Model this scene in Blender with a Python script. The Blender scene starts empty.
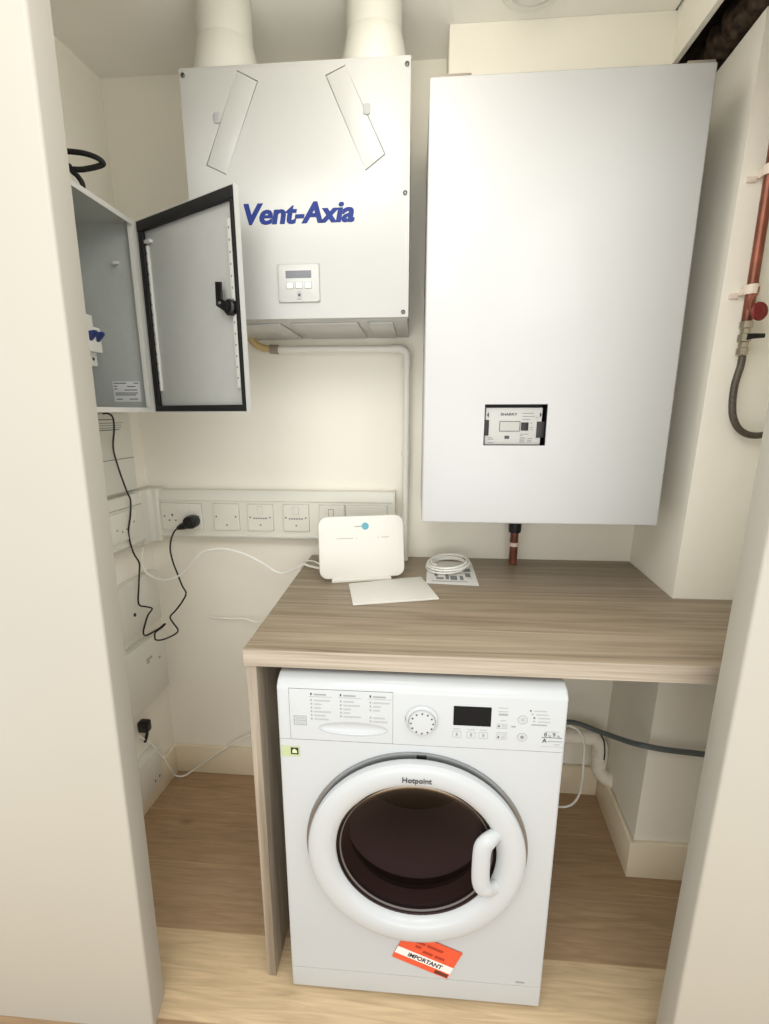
import bpy, bmesh, math, random
from mathutils import Vector, Matrix
random.seed(7)
SC = bpy.context.scene
COL = SC.collection
PI = math.pi
rad = math.radians

# ------------------------------------------------------------------ materials
def lin(c):
    return c / 12.92 if c <= 0.04045 else ((c + 0.055) / 1.055) ** 2.4
def rgb(r, g, b):
    return (lin(r / 255), lin(g / 255), lin(b / 255), 1)

def mat(name, col, rough=.5, metal=0., var=.03, scale=12., bump=0., bscale=300., spec=.5, coat=0., mottle=None):
    m = bpy.data.materials.new(name); m.use_nodes = True
    nt = m.node_tree; n = nt.nodes; l = nt.links
    b = n['Principled BSDF']
    b.inputs['Roughness'].default_value = rough
    b.inputs['Metallic'].default_value = metal
    b.inputs['Specular IOR Level'].default_value = spec
    b.inputs['Coat Weight'].default_value = coat
    b.inputs['Coat Roughness'].default_value = .08
    tc = n.new('ShaderNodeTexCoord')
    no = n.new('ShaderNodeTexNoise'); no.inputs['Scale'].default_value = scale; no.inputs['Detail'].default_value = 5
    l.new(tc.outputs['Object'], no.inputs['Vector'])
    r = n.new('ShaderNodeValToRGB')
    lo = mottle[0] if mottle else tuple(c * (1 - var) for c in col[:3]) + (1,)
    hi = mottle[1] if mottle else tuple(min(1, c * (1 + var)) for c in col[:3]) + (1,)
    r.color_ramp.elements[0].color = lo; r.color_ramp.elements[0].position = .3
    r.color_ramp.elements[1].color = hi; r.color_ramp.elements[1].position = .7
    l.new(no.outputs['Fac'], r.inputs['Fac']); l.new(r.outputs['Color'], b.inputs['Base Color'])
    if bump:
        n2 = n.new('ShaderNodeTexNoise'); n2.inputs['Scale'].default_value = bscale; n2.inputs['Detail'].default_value = 3
        l.new(tc.outputs['Object'], n2.inputs['Vector'])
        bp = n.new('ShaderNodeBump'); bp.inputs['Strength'].default_value = bump; bp.inputs['Distance'].default_value = .002
        l.new(n2.outputs['Fac'], bp.inputs['Height']); l.new(bp.outputs['Normal'], b.inputs['Normal'])
    return m

def wood_mat(name, stops, sx, sy, sz, rough=.45, dist=1.2, spec=.4):
    """grain running along local x (small sx), stretched noise"""
    m = bpy.data.materials.new(name); m.use_nodes = True
    nt = m.node_tree; n = nt.nodes; l = nt.links; b = n['Principled BSDF']
    b.inputs['Roughness'].default_value = rough; b.inputs['Specular IOR Level'].default_value = spec
    tc = n.new('ShaderNodeTexCoord'); mp = n.new('ShaderNodeMapping'); mp.inputs['Scale'].default_value = (sx, sy, sz)
    l.new(tc.outputs['Object'], mp.inputs['Vector'])
    a = n.new('ShaderNodeTexNoise'); a.inputs['Scale'].default_value = 1; a.inputs['Detail'].default_value = 7
    a.inputs['Roughness'].default_value = .62; a.inputs['Distortion'].default_value = dist
    l.new(mp.outputs['Vector'], a.inputs['Vector'])
    r = n.new('ShaderNodeValToRGB'); els = r.color_ramp.elements
    els[0].position, els[0].color = stops[0]; els[1].position, els[1].color = stops[-1]
    for p, c in stops[1:-1]:
        e = els.new(p); e.color = c
    l.new(a.outputs['Fac'], r.inputs['Fac']); l.new(r.outputs['Color'], b.inputs['Base Color'])
    return m

def plank_mat(name):
    m = bpy.data.materials.new(name); m.use_nodes = True
    nt = m.node_tree; n = nt.nodes; l = nt.links; b = n['Principled BSDF']
    b.inputs['Roughness'].default_value = .5; b.inputs['Specular IOR Level'].default_value = .35
    tc = n.new('ShaderNodeTexCoord')
    # boards of .194 m running along x, tone set row by row, lightest just inside the doorway, thin pale joints
    sp = n.new('ShaderNodeSeparateXYZ'); l.new(tc.outputs['Object'], sp.inputs[0])
    def mth(op, a, b=None):
        q = n.new('ShaderNodeMath'); q.operation = op
        for i_, v in enumerate((a, b)):
            if v is None: continue
            if isinstance(v, (int, float)): q.inputs[i_].default_value = v
            else: l.new(v, q.inputs[i_])
        return q.outputs[0]
    row = mth('DIVIDE', sp.outputs['Y'], -.194); idx = mth('FLOOR', row); fr_ = mth('FRACT', row)
    tone = n.new('ShaderNodeValToRGB'); tone.color_ramp.interpolation = 'CONSTANT'
    cols = [rgb(178, 150, 118), rgb(174, 146, 114), rgb(180, 153, 121), rgb(214, 191, 154), rgb(160, 134, 104), rgb(196, 164, 122), rgb(180, 148, 108), rgb(200, 168, 126)]
    e_ = tone.color_ramp.elements; e_[0].position = 0; e_[0].color = cols[0]; e_[1].position = 1.5 / 10; e_[1].color = cols[1]
    e_[1].position = .5 / 10 + .05
    for k_ in range(2, 8):
        q = e_.new((k_ - .5) / 10 + .05); q.color = cols[k_]
    l.new(mth('MULTIPLY', mth('ADD', idx, .5), .1), tone.inputs['Fac'])
    j1 = mth('LESS_THAN', fr_, .010)
    xo = mth('FRACT', mth('DIVIDE', mth('ADD', sp.outputs['X'], mth('ADD', mth('MULTIPLY', idx, .71), .95)), 1.9)); j2 = mth('LESS_THAN', xo, .0008)
    jt = mth('MAXIMUM', j1, j2)
    br = n.new('ShaderNodeMix'); br.data_type = 'RGBA'; l.new(mth('MULTIPLY', jt, .55), br.inputs[0]); l.new(tone.outputs['Color'], br.inputs[6]); br.inputs[7].default_value = rgb(214, 184, 140)
    mp = n.new('ShaderNodeMapping'); mp.inputs['Scale'].default_value = (3.0, 40, 1)
    l.new(tc.outputs['Object'], mp.inputs['Vector'])
    a = n.new('ShaderNodeTexNoise'); a.inputs['Scale'].default_value = 1.6; a.inputs['Detail'].default_value = 7; a.inputs['Distortion'].default_value = 1.5
    l.new(mp.outputs['Vector'], a.inputs['Vector'])
    r = n.new('ShaderNodeValToRGB')
    r.color_ramp.elements[0].position = .28; r.color_ramp.elements[0].color = (.74, .71, .68, 1)
    r.color_ramp.elements[1].position = .66; r.color_ramp.elements[1].color = (1.02, 1.01, 1.0, 1)
    l.new(a.outputs['Fac'], r.inputs['Fac'])
    k = n.new('ShaderNodeTexVoronoi'); k.inputs['Scale'].default_value = 3.1
    mpk = n.new('ShaderNodeMapping'); mpk.inputs['Scale'].default_value = (.8, 1.6, 1)
    l.new(tc.outputs['Object'], mpk.inputs['Vector']); l.new(mpk.outputs['Vector'], k.inputs['Vector'])
    kr = n.new('ShaderNodeValToRGB'); kr.color_ramp.elements[0].position = .02; kr.color_ramp.elements[0].color = (.45, .38, .32, 1)
    kr.color_ramp.elements[1].position = .09; kr.color_ramp.elements[1].color = (1, 1, 1, 1)
    l.new(k.outputs['Distance'], kr.inputs['Fac'])
    m1 = n.new('ShaderNodeMix'); m1.data_type = 'RGBA'; m1.blend_type = 'MULTIPLY'; m1.inputs[0].default_value = 1
    l.new(br.outputs[2], m1.inputs[6]); l.new(r.outputs['Color'], m1.inputs[7])
    m2 = n.new('ShaderNodeMix'); m2.data_type = 'RGBA'; m2.blend_type = 'MULTIPLY'; m2.inputs[0].default_value = .8
    l.new(m1.outputs[2], m2.inputs[6]); l.new(kr.outputs['Color'], m2.inputs[7])
    l.new(m2.outputs[2], b.inputs['Base Color'])
    return m

def glass_mat(name, tint, gl=.06):
    m = bpy.data.materials.new(name); m.use_nodes = True
    nt = m.node_tree; n = nt.nodes; l = nt.links
    n.remove(n['Principled BSDF'])
    t = n.new('ShaderNodeBsdfTransparent'); t.inputs['Color'].default_value = tint
    g = n.new('ShaderNodeBsdfGlossy'); g.inputs['Roughness'].default_value = .12
    f = n.new('ShaderNodeFresnel'); f.inputs['IOR'].default_value = 1.14
    mx = n.new('ShaderNodeMixShader')
    l.new(f.outputs['Fac'], mx.inputs['Fac']); l.new(t.outputs[0], mx.inputs[1]); l.new(g.outputs[0], mx.inputs[2])
    l.new(mx.outputs[0], n['Material Output'].inputs['Surface'])
    return m

M = {}
M['wall'] = mat('cream_wall_paint', rgb(246, 242, 229), .75, var=.012, scale=3, bump=.12, bscale=220)
M['ceil'] = mat('ceiling_paint', rgb(246, 243, 233), .85, var=.015, scale=4, bump=.15, bscale=200)
M['trim'] = mat('satin_trim_paint', rgb(177, 173, 161), .5, var=.012, scale=2.5, bump=.06, bscale=60)
M['skirt'] = mat('skirting_paint', rgb(238, 226, 200), .45, var=.015, scale=5)
M['white'] = mat('white_powder_coat', rgb(186, 187, 183), .3, var=.006, scale=3)
M['boiler'] = mat('white_gloss_casing', rgb(194, 195, 194), .42, var=.006, scale=2, coat=.15)
M['appliance'] = mat('white_enamel', rgb(189, 193, 194), .25, var=.005, scale=3, coat=.1)
M['router'] = mat('router_white', rgb(226, 224, 216), .4, var=.005)
M['plastic'] = mat('white_plastic', rgb(228, 226, 216), .38, var=.01, scale=9)
M['trunk'] = mat('trunking_plastic', rgb(222, 221, 210), .4, var=.012, scale=6)
M['duct'] = mat('duct_white', rgb(206, 205, 195), .5, var=.01, scale=5)
M['groove'] = mat('dark_seam', rgb(70, 70, 68), .8)
M['seam'] = mat('grey_seam', rgb(168, 168, 162), .7)
M['blue'] = mat('logo_blue', rgb(8, 40, 116), .65)
M['black'] = mat('black_plastic', rgb(10, 10, 11), .4, var=.1)
M['rubber'] = mat('black_rubber', rgb(9, 9, 9), .7, var=.1)
M['lcd'] = mat('lcd_grey', rgb(104, 106, 112), .2, var=.05)
M['darkprint'] = mat('dark_print', rgb(62, 64, 68), .6)
M['greyprint'] = mat('grey_print', rgb(128, 131, 133), .6)
M['midprint'] = mat('mid_print', rgb(146, 149, 150), .6)
M['paleprint'] = mat('pale_print', rgb(168, 170, 169), .6)
M['screw'] = mat('screw_steel', rgb(105, 104, 100), .35, metal=.8)
M['enc'] = mat('enclosure_grey', rgb(180, 184, 179), .45, var=.03, scale=60, bump=.2, bscale=500)
M['encdoor'] = mat('enclosure_door_grey', rgb(182, 183, 179), .32, var=.02, scale=30, bump=.15, bscale=400)
M['rim'] = mat('enclosure_rim', rgb(206, 206, 200), .4, var=.02)
M['label'] = mat('label_white', rgb(222, 223, 220), .5, var=.02, scale=40)
M['brkblue'] = mat('breaker_blue', rgb(38, 52, 110), .4)
M['copper'] = mat('aged_copper', rgb(150, 84, 62), .38, metal=.45, scale=16, mottle=(rgb(88, 52, 41), rgb(160, 96, 73)))
M['brass'] = mat('nickel_brass', rgb(186, 178, 160), .3, metal=.85, var=.08, scale=60)
M['hose'] = mat('braided_hose', rgb(108, 102, 92), .45, metal=.4, scale=420, mottle=(rgb(62, 56, 50), rgb(112, 104, 94)))
M['red'] = mat('red_handwheel', rgb(126, 26, 26), .4, var=.1)
M['greyhose'] = mat('grey_flex', rgb(98, 104, 104), .5, var=.05)
M['cable'] = mat('white_cable', rgb(246, 245, 238), .45)
M['ochre'] = mat('ochre_hose', rgb(196, 172, 118), .5, var=.06, scale=40)
M['greyfit'] = mat('grey_fitting', rgb(146, 136, 124), .5, var=.05)
M['drain'] = mat('drain_plastic', rgb(236, 230, 216), .5, var=.02)
M['paper'] = mat('paper', rgb(232, 231, 226), .7, var=.01)
M['orange'] = mat('orange_card', rgb(226, 88, 52), .55, var=.03, scale=20)
M['orangeprint'] = mat('orange_card_print', rgb(172, 52, 32), .6)
M['chrome'] = mat('grey_metal_ring', rgb(150, 152, 152), .28, metal=.8, var=.03)
M['drum'] = mat('drum_steel', rgb(58, 48, 46), .5, metal=.2, var=.12, scale=14)
M['gasket'] = mat('grey_door_gasket', rgb(92, 88, 84), .55, var=.05)
M['glass'] = glass_mat('smoked_porthole_glass', (.36, .27, .27, 1))
M['green'] = mat('pale_green_sticker', rgb(178, 188, 146), .5, var=.05, scale=80)
M['teal'] = mat('teal_logo', rgb(92, 164, 182), .4, var=.12, scale=90)
M['meter'] = mat('meter_grey', rgb(186, 186, 182), .45, var=.02, scale=30)
M['tapewhite'] = mat('clip_white', rgb(228, 214, 200), .5)
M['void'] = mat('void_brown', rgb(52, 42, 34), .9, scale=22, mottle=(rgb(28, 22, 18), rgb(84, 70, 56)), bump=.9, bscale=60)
M['lag'] = mat('brown_lagging', rgb(66, 50, 40), .5, scale=55, mottle=(rgb(34, 26, 22), rgb(118, 98, 80)), bump=1, bscale=70)
M['floor'] = plank_mat('oak_planks')
M['top'] = wood_mat('grey_oak_laminate', [(.28, rgb(112, 99, 80)), (.44, rgb(142, 127, 106)), (.56, rgb(158, 143, 121)), (.72, rgb(180, 166, 144))], 1.3, 42, 42, rough=.42, dist=1.1)
M['edge'] = wood_mat('grey_oak_edging', [(.30, rgb(142, 130, 113)), (.5, rgb(168, 156, 139)), (.72, rgb(188, 177, 161))], 2.2, 30, 120, rough=.5, dist=.5)
M['gable'] = wood_mat('grey_oak_gable', [(.30, rgb(118, 106, 90)), (.5, rgb(146, 134, 117)), (.72, rgb(176, 164, 147))], 40, 26, 1.3, rough=.5, dist=.7)

# ------------------------------------------------------------------ mesh builder
class MB:
    def __init__(s): s.v = []; s.f = []
    def add(s, vs, fs):
        o = len(s.v); s.v += [Vector(p) for p in vs]; s.f += [tuple(i + o for i in f) for f in fs]; return s
    def bm(s, bm, mtx=None):
        bm.verts.index_update()
        vs = [(mtx @ v.co) if mtx else v.co.copy() for v in bm.verts]
        s.add(vs, [[v.index for v in f.verts] for f in bm.faces]); bm.free(); return s
    def box(s, x0, x1, y0, y1, z0, z1, bev=0., seg=2, mtx=None):
        b = bmesh.new(); bmesh.ops.create_cube(b, size=1)
        for v in b.verts:
            v.co = Vector((x0 + (v.co.x + .5) * (x1 - x0), y0 + (v.co.y + .5) * (y1 - y0), z0 + (v.co.z + .5) * (z1 - z0)))
        if bev: bmesh.ops.bevel(b, geom=list(b.edges), offset=bev, segments=seg, affect='EDGES', profile=.5)
        return s.bm(b, mtx)
    def prism(s, pts, d, bev=0., seg=2, mtx=None):
        """polygon in 3D (list of points) extruded by vector d"""
        b = bmesh.new(); vs = [b.verts.new(p) for p in pts]; f = b.faces.new(vs)
        r = bmesh.ops.extrude_face_region(b, geom=[f]); d = Vector(d)
        for g in r['geom']:
            if isinstance(g, bmesh.types.BMVert): g.co += d
        bmesh.ops.recalc_face_normals(b, faces=list(b.faces))
        if bev: bmesh.ops.bevel(b, geom=list(b.edges), offset=bev, segments=seg, affect='EDGES', profile=.5)
        return s.bm(b, mtx)
    def tube(s, pts, r, n=10, smooth=0, cap=True, flat=None):
        """tube along points; r a number or list; smooth>0 resamples with Catmull-Rom"""
        P = [Vector(p) for p in pts]; R = list(r) if isinstance(r, (list, tuple)) else [r] * len(P)
        if smooth:
            Q = []; S = []
            for i in range(len(P) - 1):
                a = P[max(i - 1, 0)]; b_ = P[i]; c = P[i + 1]; d = P[min(i + 2, len(P) - 1)]
                for k in range(smooth):
                    t = k / smooth; t2 = t * t; t3 = t2 * t
                    Q.append(.5 * ((2 * b_) + (c - a) * t + (2 * a - 5 * b_ + 4 * c - d) * t2 + (3 * b_ - a - 3 * c + d) * t3))
                    S.append(R[i] * (1 - t) + R[i + 1] * t)
            Q.append(P[-1]); S.append(R[-1]); P, R = Q, S
        T = []
        for i in range(len(P)):
            t = (P[min(i + 1, len(P) - 1)] - P[max(i - 1, 0)])
            T.append(t.normalized() if t.length > 1e-9 else Vector((0, 0, 1)))
        u = T[0].orthogonal().normalized(); vs = []; fs = []
        for i, p in enumerate(P):
            u = (u - T[i] * u.dot(T[i])).normalized(); w = T[i].cross(u)
            for k in range(n):
                a = 2 * PI * k / n; off = (u * math.cos(a) + w * math.sin(a)) * R[i]
                if flat: off = off - Vector(flat[0]) * off.dot(Vector(flat[0])) * (1 - flat[1])
                vs.append(p + off)
        for i in range(len(P) - 1):
            for k in range(n):
                k2 = (k + 1) % n; fs.append((i * n + k, i * n + k2, (i + 1) * n + k2, (i + 1) * n + k))
        if cap:
            fs.append(tuple(range(n - 1, -1, -1))); fs.append(tuple((len(P) - 1) * n + k for k in range(n)))
        return s.add(vs, fs)
    def lathe(s, prof, c, axis, n=48, closed=False):
        """prof: (radius, distance along axis) ; axis a unit vector"""
        ax = Vector(axis).normalized(); u = ax.orthogonal().normalized(); w = ax.cross(u); c = Vector(c); vs = []; fs = []
        for (r, h) in prof:
            for k in range(n):
                a = 2 * PI * k / n; vs.append(c + ax * h + (u * math.cos(a) + w * math.sin(a)) * max(r, 1e-5))
        m = len(prof)
        for i in range(m if closed else m - 1):
            j = (i + 1) % m
            for k in range(n):
                k2 = (k + 1) % n; fs.append((i * n + k, i * n + k2, j * n + k2, j * n + k))
        return s.add(vs, fs)
    def disc(s, c, axis, r, t, n=32):
        return s.lathe([(0, 0), (r, 0), (r, t), (0, t)], c, axis, n)
    def text(s, txt, size, mtx, ext=.0004, bold=0., shear=0., align='LEFT', width=None):
        cu = bpy.data.curves.new('lettering', 'FONT'); cu.body = txt; cu.size = size; cu.extrude = ext; cu.offset = bold; cu.shear = shear
        cu.align_x = align; cu.resolution_u = 3
        o = bpy.data.objects.new('lettering', cu); COL.objects.link(o)
        dg = bpy.context.evaluated_depsgraph_get(); me = bpy.data.meshes.new_from_object(o.evaluated_get(dg))
        sx = 1.
        if width:
            xs = [v.co.x for v in me.vertices]; sx = width / (max(xs) - min(xs))
        s.add([mtx @ Vector((v.co.x * sx, v.co.y, v.co.z)) for v in me.vertices], [tuple(p.vertices) for p in me.polygons])
        bpy.data.objects.remove(o); bpy.data.curves.remove(cu); bpy.data.meshes.remove(me)
        return s
    def build(s, name, m, parent=None, ang=32, root=None):
        me = bpy.data.meshes.new(name)
        off = ORIG.get(parent.name, Vector()) if parent else Vector()
        me.from_pydata([v - off for v in s.v], [], s.f); me.materials.append(m)
        b = bmesh.new(); b.from_mesh(me); bmesh.ops.recalc_face_normals(b, faces=list(b.faces)); b.to_mesh(me); b.free()
        for p in me.polygons: p.use_smooth = True
        me.set_sharp_from_angle(angle=rad(ang)); me.update()
        o = bpy.data.objects.new(name, me); COL.objects.link(o)
        if parent:
            o.parent = parent; ORIG[o.name] = off
        return o

ORIG = {}
def thing(name, loc, label, cat, group=None, rot=None):
    """an Empty at the base; parts are given in world coordinates, or in local ones when rot is set"""
    o = bpy.data.objects.new(name, None); COL.objects.link(o); o.location = loc
    o.empty_display_size = .05
    if rot: o.rotation_euler = rot; ORIG[o.name] = Vector()
    else: ORIG[o.name] = Vector(loc)
    o['label'] = label; o['category'] = cat
    if group: o['group'] = group
    return o
def tag(o, label, cat, group=None):
    o['label'] = label; o['category'] = cat
    if group: o['group'] = group
    return o
def struct(name, mb, m, **k):
    o = mb.build(name, m, **k); o['kind'] = 'structure'; return o
def cut(o, cutter_mb):
    """subtract the cutter from the object's mesh"""
    c = cutter_mb.build('cutter', M['black'], o.parent)
    md = o.modifiers.new('cut', 'BOOLEAN'); md.operation = 'DIFFERENCE'; md.solver = 'EXACT'; md.object = c; md.use_self = True
    bpy.context.view_layer.update()
    dg = bpy.context.evaluated_depsgraph_get(); me = bpy.data.meshes.new_from_object(o.evaluated_get(dg))
    o.modifiers.clear(); old = o.data; o.data = me; me.name = o.name
    for p in me.polygons: p.use_smooth = True
    me.set_sharp_from_angle(angle=rad(32))
    while len(me.materials) > 1: me.materials.pop()
    for p in me.polygons: p.material_index = 0
    bpy.data.objects.remove(c); bpy.data.meshes.remove(old)
# facing -y : local x -> +x, local y -> +z, extrude towards -y
def front(x, y, z, rot=0.):
    return Matrix.Translation((x, y, z)) @ Matrix.Rotation(PI / 2, 4, 'X') @ Matrix.Rotation(rot, 4, 'Z')
def right_face(x, y, z):   # facing +x, reading direction +y
    return Matrix.Translation((x, y, z)) @ Matrix.Rotation(PI / 2, 4, 'Z') @ Matrix.Rotation(PI / 2, 4, 'X')
def rrect(x0, x1, z0, z1, r, y, n=6):
    pts = []
    for cx, cz, a0 in ((x1 - r, z1 - r, 0), (x0 + r, z1 - r, 90), (x0 + r, z0 + r, 180), (x1 - r, z0 + r, 270)):
        for k in range(n + 1):
            a = rad(a0 + 90 * k / n); pts.append((cx + r * math.cos(a), y, cz + r * math.sin(a)))
    return pts
def line(mb, x, z, w, h, y):      # a short printed stroke on a plane facing -y
    mb.box(x, x + w, y - .0003, y + .0002, z, z + h)
def frame(mb, x0, x1, z0, z1, t, y0, y1):
    mb.box(x0, x1, y0, y1, z0, z0 + t); mb.box(x0, x1, y0, y1, z1 - t, z1)
    mb.box(x0, x0 + t, y0, y1, z0 + t, z1 - t); mb.box(x1 - t, x1, y0, y1, z0 + t, z1 - t)

# ------------------------------------------------------------------ the setting
XL, K, ZC = -1.006, .075, 2.335
def xl(y): return XL + K * y          # the left wall is a little out of square
YF = -.73                              # inner face of the front wall
KX, KY = .613, -.32                    # corner of the pier on the right
YH = -1.75
struct('floor', MB().box(-1.6, 1.6, YH, .12, -.06, 0), M['floor'])
struct('wall_back', MB().box(-1.15, 1.05, 0, .1, 0, 2.75), M['wall'])
struct('wall_left', MB().prism([(xl(0), 0, 0), (xl(YF), YF, 0), (xl(YF) - .12, YF, 0), (xl(0) - .12, 0, 0)], (0, 0, 2.75)), M['wall'])
def pier(z):
    e = .0150 * (z - .9)
    return [(KX + .024 + e, 0, z), (KX + e, KY, z), (.95, KY, z), (.95, 0, z)]
pa, pb = pier(0), pier(2.20)
struct('wall_right', MB().add(pa + pb, [(0, 1, 2, 3), (7, 6, 5, 4), (0, 1, 5, 4), (1, 2, 6, 5), (2, 3, 7, 6), (3, 0, 4, 7)]), M['wall'])
struct('wall_side_right', MB().box(.95, 1.05, YF, 0, 0, 2.75), M['wall'])
# front wall with the door opening, towards the hall
LX, RX = -.70, .52
fw = MB(); fw.box(-1.5, LX - .03, YF - .032, YF + .03, 0, 2.6); fw.box(RX + .03, 1.5, YF - .032, YF + .03, 0, 2.6); fw.box(LX - .03, RX + .03, YF - .032, YF, 2.13, 2.6)
struct('wall_front', fw, M['wall'])
# ceiling slab stops at the downstand; a service void lies beyond it
struct('ceiling', MB().box(-1.2, .535, YF, .05, ZC, ZC + .05), M['ceil'])
bk = MB().box(-.006, .5425, -.12, -.001, 2.105, ZC, bev=.002)
struct('trim_4', bk, M['wall'])
ds = MB().prism([(.541, -.10, 2.224), (.533, YF, 2.224), (.547, YF, 2.224), (.555, -.10, 2.224)], (0, 0, .16), bev=.001)
struct('trim_5', ds, M['wall'])
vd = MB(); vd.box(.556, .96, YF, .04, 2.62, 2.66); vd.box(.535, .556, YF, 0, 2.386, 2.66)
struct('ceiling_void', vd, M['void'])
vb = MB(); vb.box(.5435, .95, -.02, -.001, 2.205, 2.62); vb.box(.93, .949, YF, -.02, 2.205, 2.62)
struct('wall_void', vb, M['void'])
# skirtings
def skirt(name, poly, h):
    struct(name, MB().prism(poly, (0, 0, h), bev=.003), M['skirt'])
skirt('baseboard_back', [(xl(0) + .001, -.0005, .0), (.635, -.0005, .0), (.635, -.016, .0), (xl(0) + .001, -.016, .0)], .118)
skirt('baseboard_left', [(xl(-.016) + .0005, -.016, 0), (xl(-.016) + .015, -.016, 0), (xl(YF) + .015, YF, 0), (xl(YF) + .0005, YF, 0)], .118)
KB = KX - .0145
skirt('baseboard_right', [(KB + .024, -.016, 0), (KB + .001, KY - .0005, 0), (.949, KY - .0005, 0), (.949, KY - .015, 0), (KB - .014, KY - .015, 0), (KB + .009, -.016, 0)], .125)

# door lining: jambs with a rounded stop, slightly out of plumb on the left
def jamb(sgn, x0, x1, name):
    """x0 at the floor, x1 at 2 m: the leading (stop) edge"""
    mb = MB()
    H = 2.13
    def prof(x, z):
        # closed outline seen from above; the stop projects 12 mm beyond the lining, its far edge is flush with YF
        s = sgn; b = YF - .070; f = x - s * .012
        return [(x, YF, z), (f, b + .006, z), (f + s * .0008, b + .003, z), (f + s * .0022, b + .001, z), (f + s * .005, b, z),
                (f + s * .40, b, z), (f + s * .40, b + .012, z), (x + s * .05, b + .012, z), (x + s * .05, YF, z)]
    e = (x1 - x0) / 2.0
    a = prof(x0, 0); b = prof(x0 + e * H, H); n = len(a)
    mb.add(a + b, [tuple(range(n)), tuple(range(2 * n - 1, n - 1, -1))] + [(i, (i + 1) % n, n + (i + 1) % n, n + i) for i in range(n)])
    struct(name, mb, M['trim'], ang=60)
jamb(-1, -.668, -.636, 'trim_1')
jamb(1, .482, .494, 'trim_2')
struct('trim_3', MB().box(-.665, .50, YF - .045, YF, 2.105, 2.13, bev=.002), M['trim'])

# ------------------------------------------------------------------ services in the void, and the ceiling fitting
for i, (x, z, r) in enumerate(((.672, 2.275, .040), (.765, 2.31, .046), (.61, 2.44, .03))):
    t = MB(); pts = []; rr = []
    for k in range(30):
        y = -.03 - .66 * k / 29
        pts.append((x + .006 * math.sin(k * 1.7 + i), y, z + .006 * math.cos(k * 2.1 + i))); rr.append(r * (1 + .10 * math.sin(k * 2.3 + i)))
    t.tube(pts, rr, 14)
    o = t.build('lagged_pipe', M['lag'])
    tag(o, ('dark brown lagged pipe lowest in the ceiling gap top right', 'thicker dark lagged pipe further right in the ceiling gap', 'thin dark lagged pipe high inside the ceiling gap')[i], 'pipe', 'lagged pipes in the ceiling gap')
cf = thing('ceiling_fitting', (.178, -.235, ZC), 'round grey-white fitting on the ceiling above the wide white wall unit', 'ceiling fitting')
MB().lathe([(0, -.001), (.078, -.001), (.078, -.010), (.070, -.016), (.058, -.016), (.054, -.008), (0, -.008)], (.178, -.235, ZC), (0, 0, 1), 40).build('rim', M['plastic'], cf)
MB().lathe([(.0, -.009), (.046, -.009), (.042, -.022), (0, -.026)], (.178, -.235, ZC), (0, 0, 1), 32).build('cover', M['plastic'], cf)

# ------------------------------------------------------------------ ventilation unit
VX0, VX1, VZ0, VZ1, VY = -.6265, -.097, 1.613, 2.152, -.323
vu = thing('ventilation_unit', (-.36, -.16, VZ0), 'white square ventilation box with blue lettering hung on the back wall', 'ventilation unit')
cas = MB().box(VX0 + .004, VX1 - .004, VY + .022, -.001, VZ0, VZ1 - .002, bev=.003).build('casing', M['white'], vu)
und = MB()
for a, b in ((.03, .20), (.225, .40), (.425, .49)):
    und.box(VX0 + a, VX0 + b, VY + .045, -.03, VZ0 - .006, VZ0 + .001, bev=.004)
und.build('underside_panel', M['white'], vu)
cov = MB().box(VX0, VX1, VY, VY + .021, VZ0 + .001, VZ1, bev=.003).build('front_cover', M['white'], vu)
fl = {'l': [(-.489, 2.141), (-.442, 2.118), (-.530, 1.934), (-.577, 1.955)], 'r': [(-.289, 2.122), (-.244, 2.139), (-.153, 1.962), (-.199, 1.931)]}
cm = MB()
for q in fl.values(): cm.prism([(x, VY - .01, z) for x, z in q], (0, .0145, 0))
cut(cov, cm)
for key, q in fl.items():
    cx = sum(p[0] for p in q) / 4; cz = sum(p[1] for p in q) / 4
    qq = []
    for x, z in q:
        d = Vector((x - cx, z - cz)); d = d * (1 - .0021 / .05 * .72); qq.append((cx + d.x * .985, VY - .0004, cz + d.y * 1.012))
    f = MB().prism(qq, (0, .0045, 0), bev=.0005).build('filter_cover', M['white'], vu)
    tx, tz = (-.541, 2.050) if key == 'l' else (-.195, 2.053)
    MB().prism(rrect(tx - .009, tx + .007, tz - .011, tz + .011, .005, VY - .003), (0, .0035, 0), bev=.001).build('finger_tab', M['paleprint'], f)
for x, z in ((-.616, 2.137), (-.106, 2.134), (-.108, 1.883), (-.110, 1.626)):
    s = MB(); s.lathe([(0, 0), (.0050, 0), (.0050, .002), (.0032, .003), (.0025, .0015), (0, .0015)], (x, VY, z), (0, -1, 0), 20)
    s.build('screw', M['screw'], vu)
lg = MB()
for dx in (0, .0014, .0028): lg.text('Vent-Axia', .062, front(-.4995 + dx, VY - .0002 - dx * .06, 1.828), bold=.0016, shear=.2, width=.264)
lg.build('logo', M['blue'], vu)
cp = MB().prism(rrect(-.415, -.314, 1.652, 1.737, .006, VY - .0055), (0, .006, 0), bev=.0015).build('control_panel', M['white'], vu)
fr = MB(); frame(fr, -.4162, -.3128, 1.6508, 1.7382, .0013, VY - .0012, VY + .0005); fr.build('panel_surround', M['seam'], cp)
MB().prism(rrect(-.396, -.333, 1.706, 1.7225, .001, VY - .0062), (0, .001, 0)).build('display', M['lcd'], cp)
for x in (-.386, -.364, -.341):
    b = MB().prism(rrect(x - .0075, x + .0075, 1.6825, 1.696, .002, VY - .0072), (0, .002, 0), bev=.0006)
    b.build('button', M['plastic'], cp)
    q = MB(); frame(q, x - .0085, x + .0085, 1.6815, 1.697, .0009, VY - .0059, VY - .0050); q.build('button_outline', M['greyprint'], cp)
MB().disc((-.364, VY - .0052, 1.668), (0, -1, 0), .0032, .0008, 16).build('indicator', M['darkprint'], cp)
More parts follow.
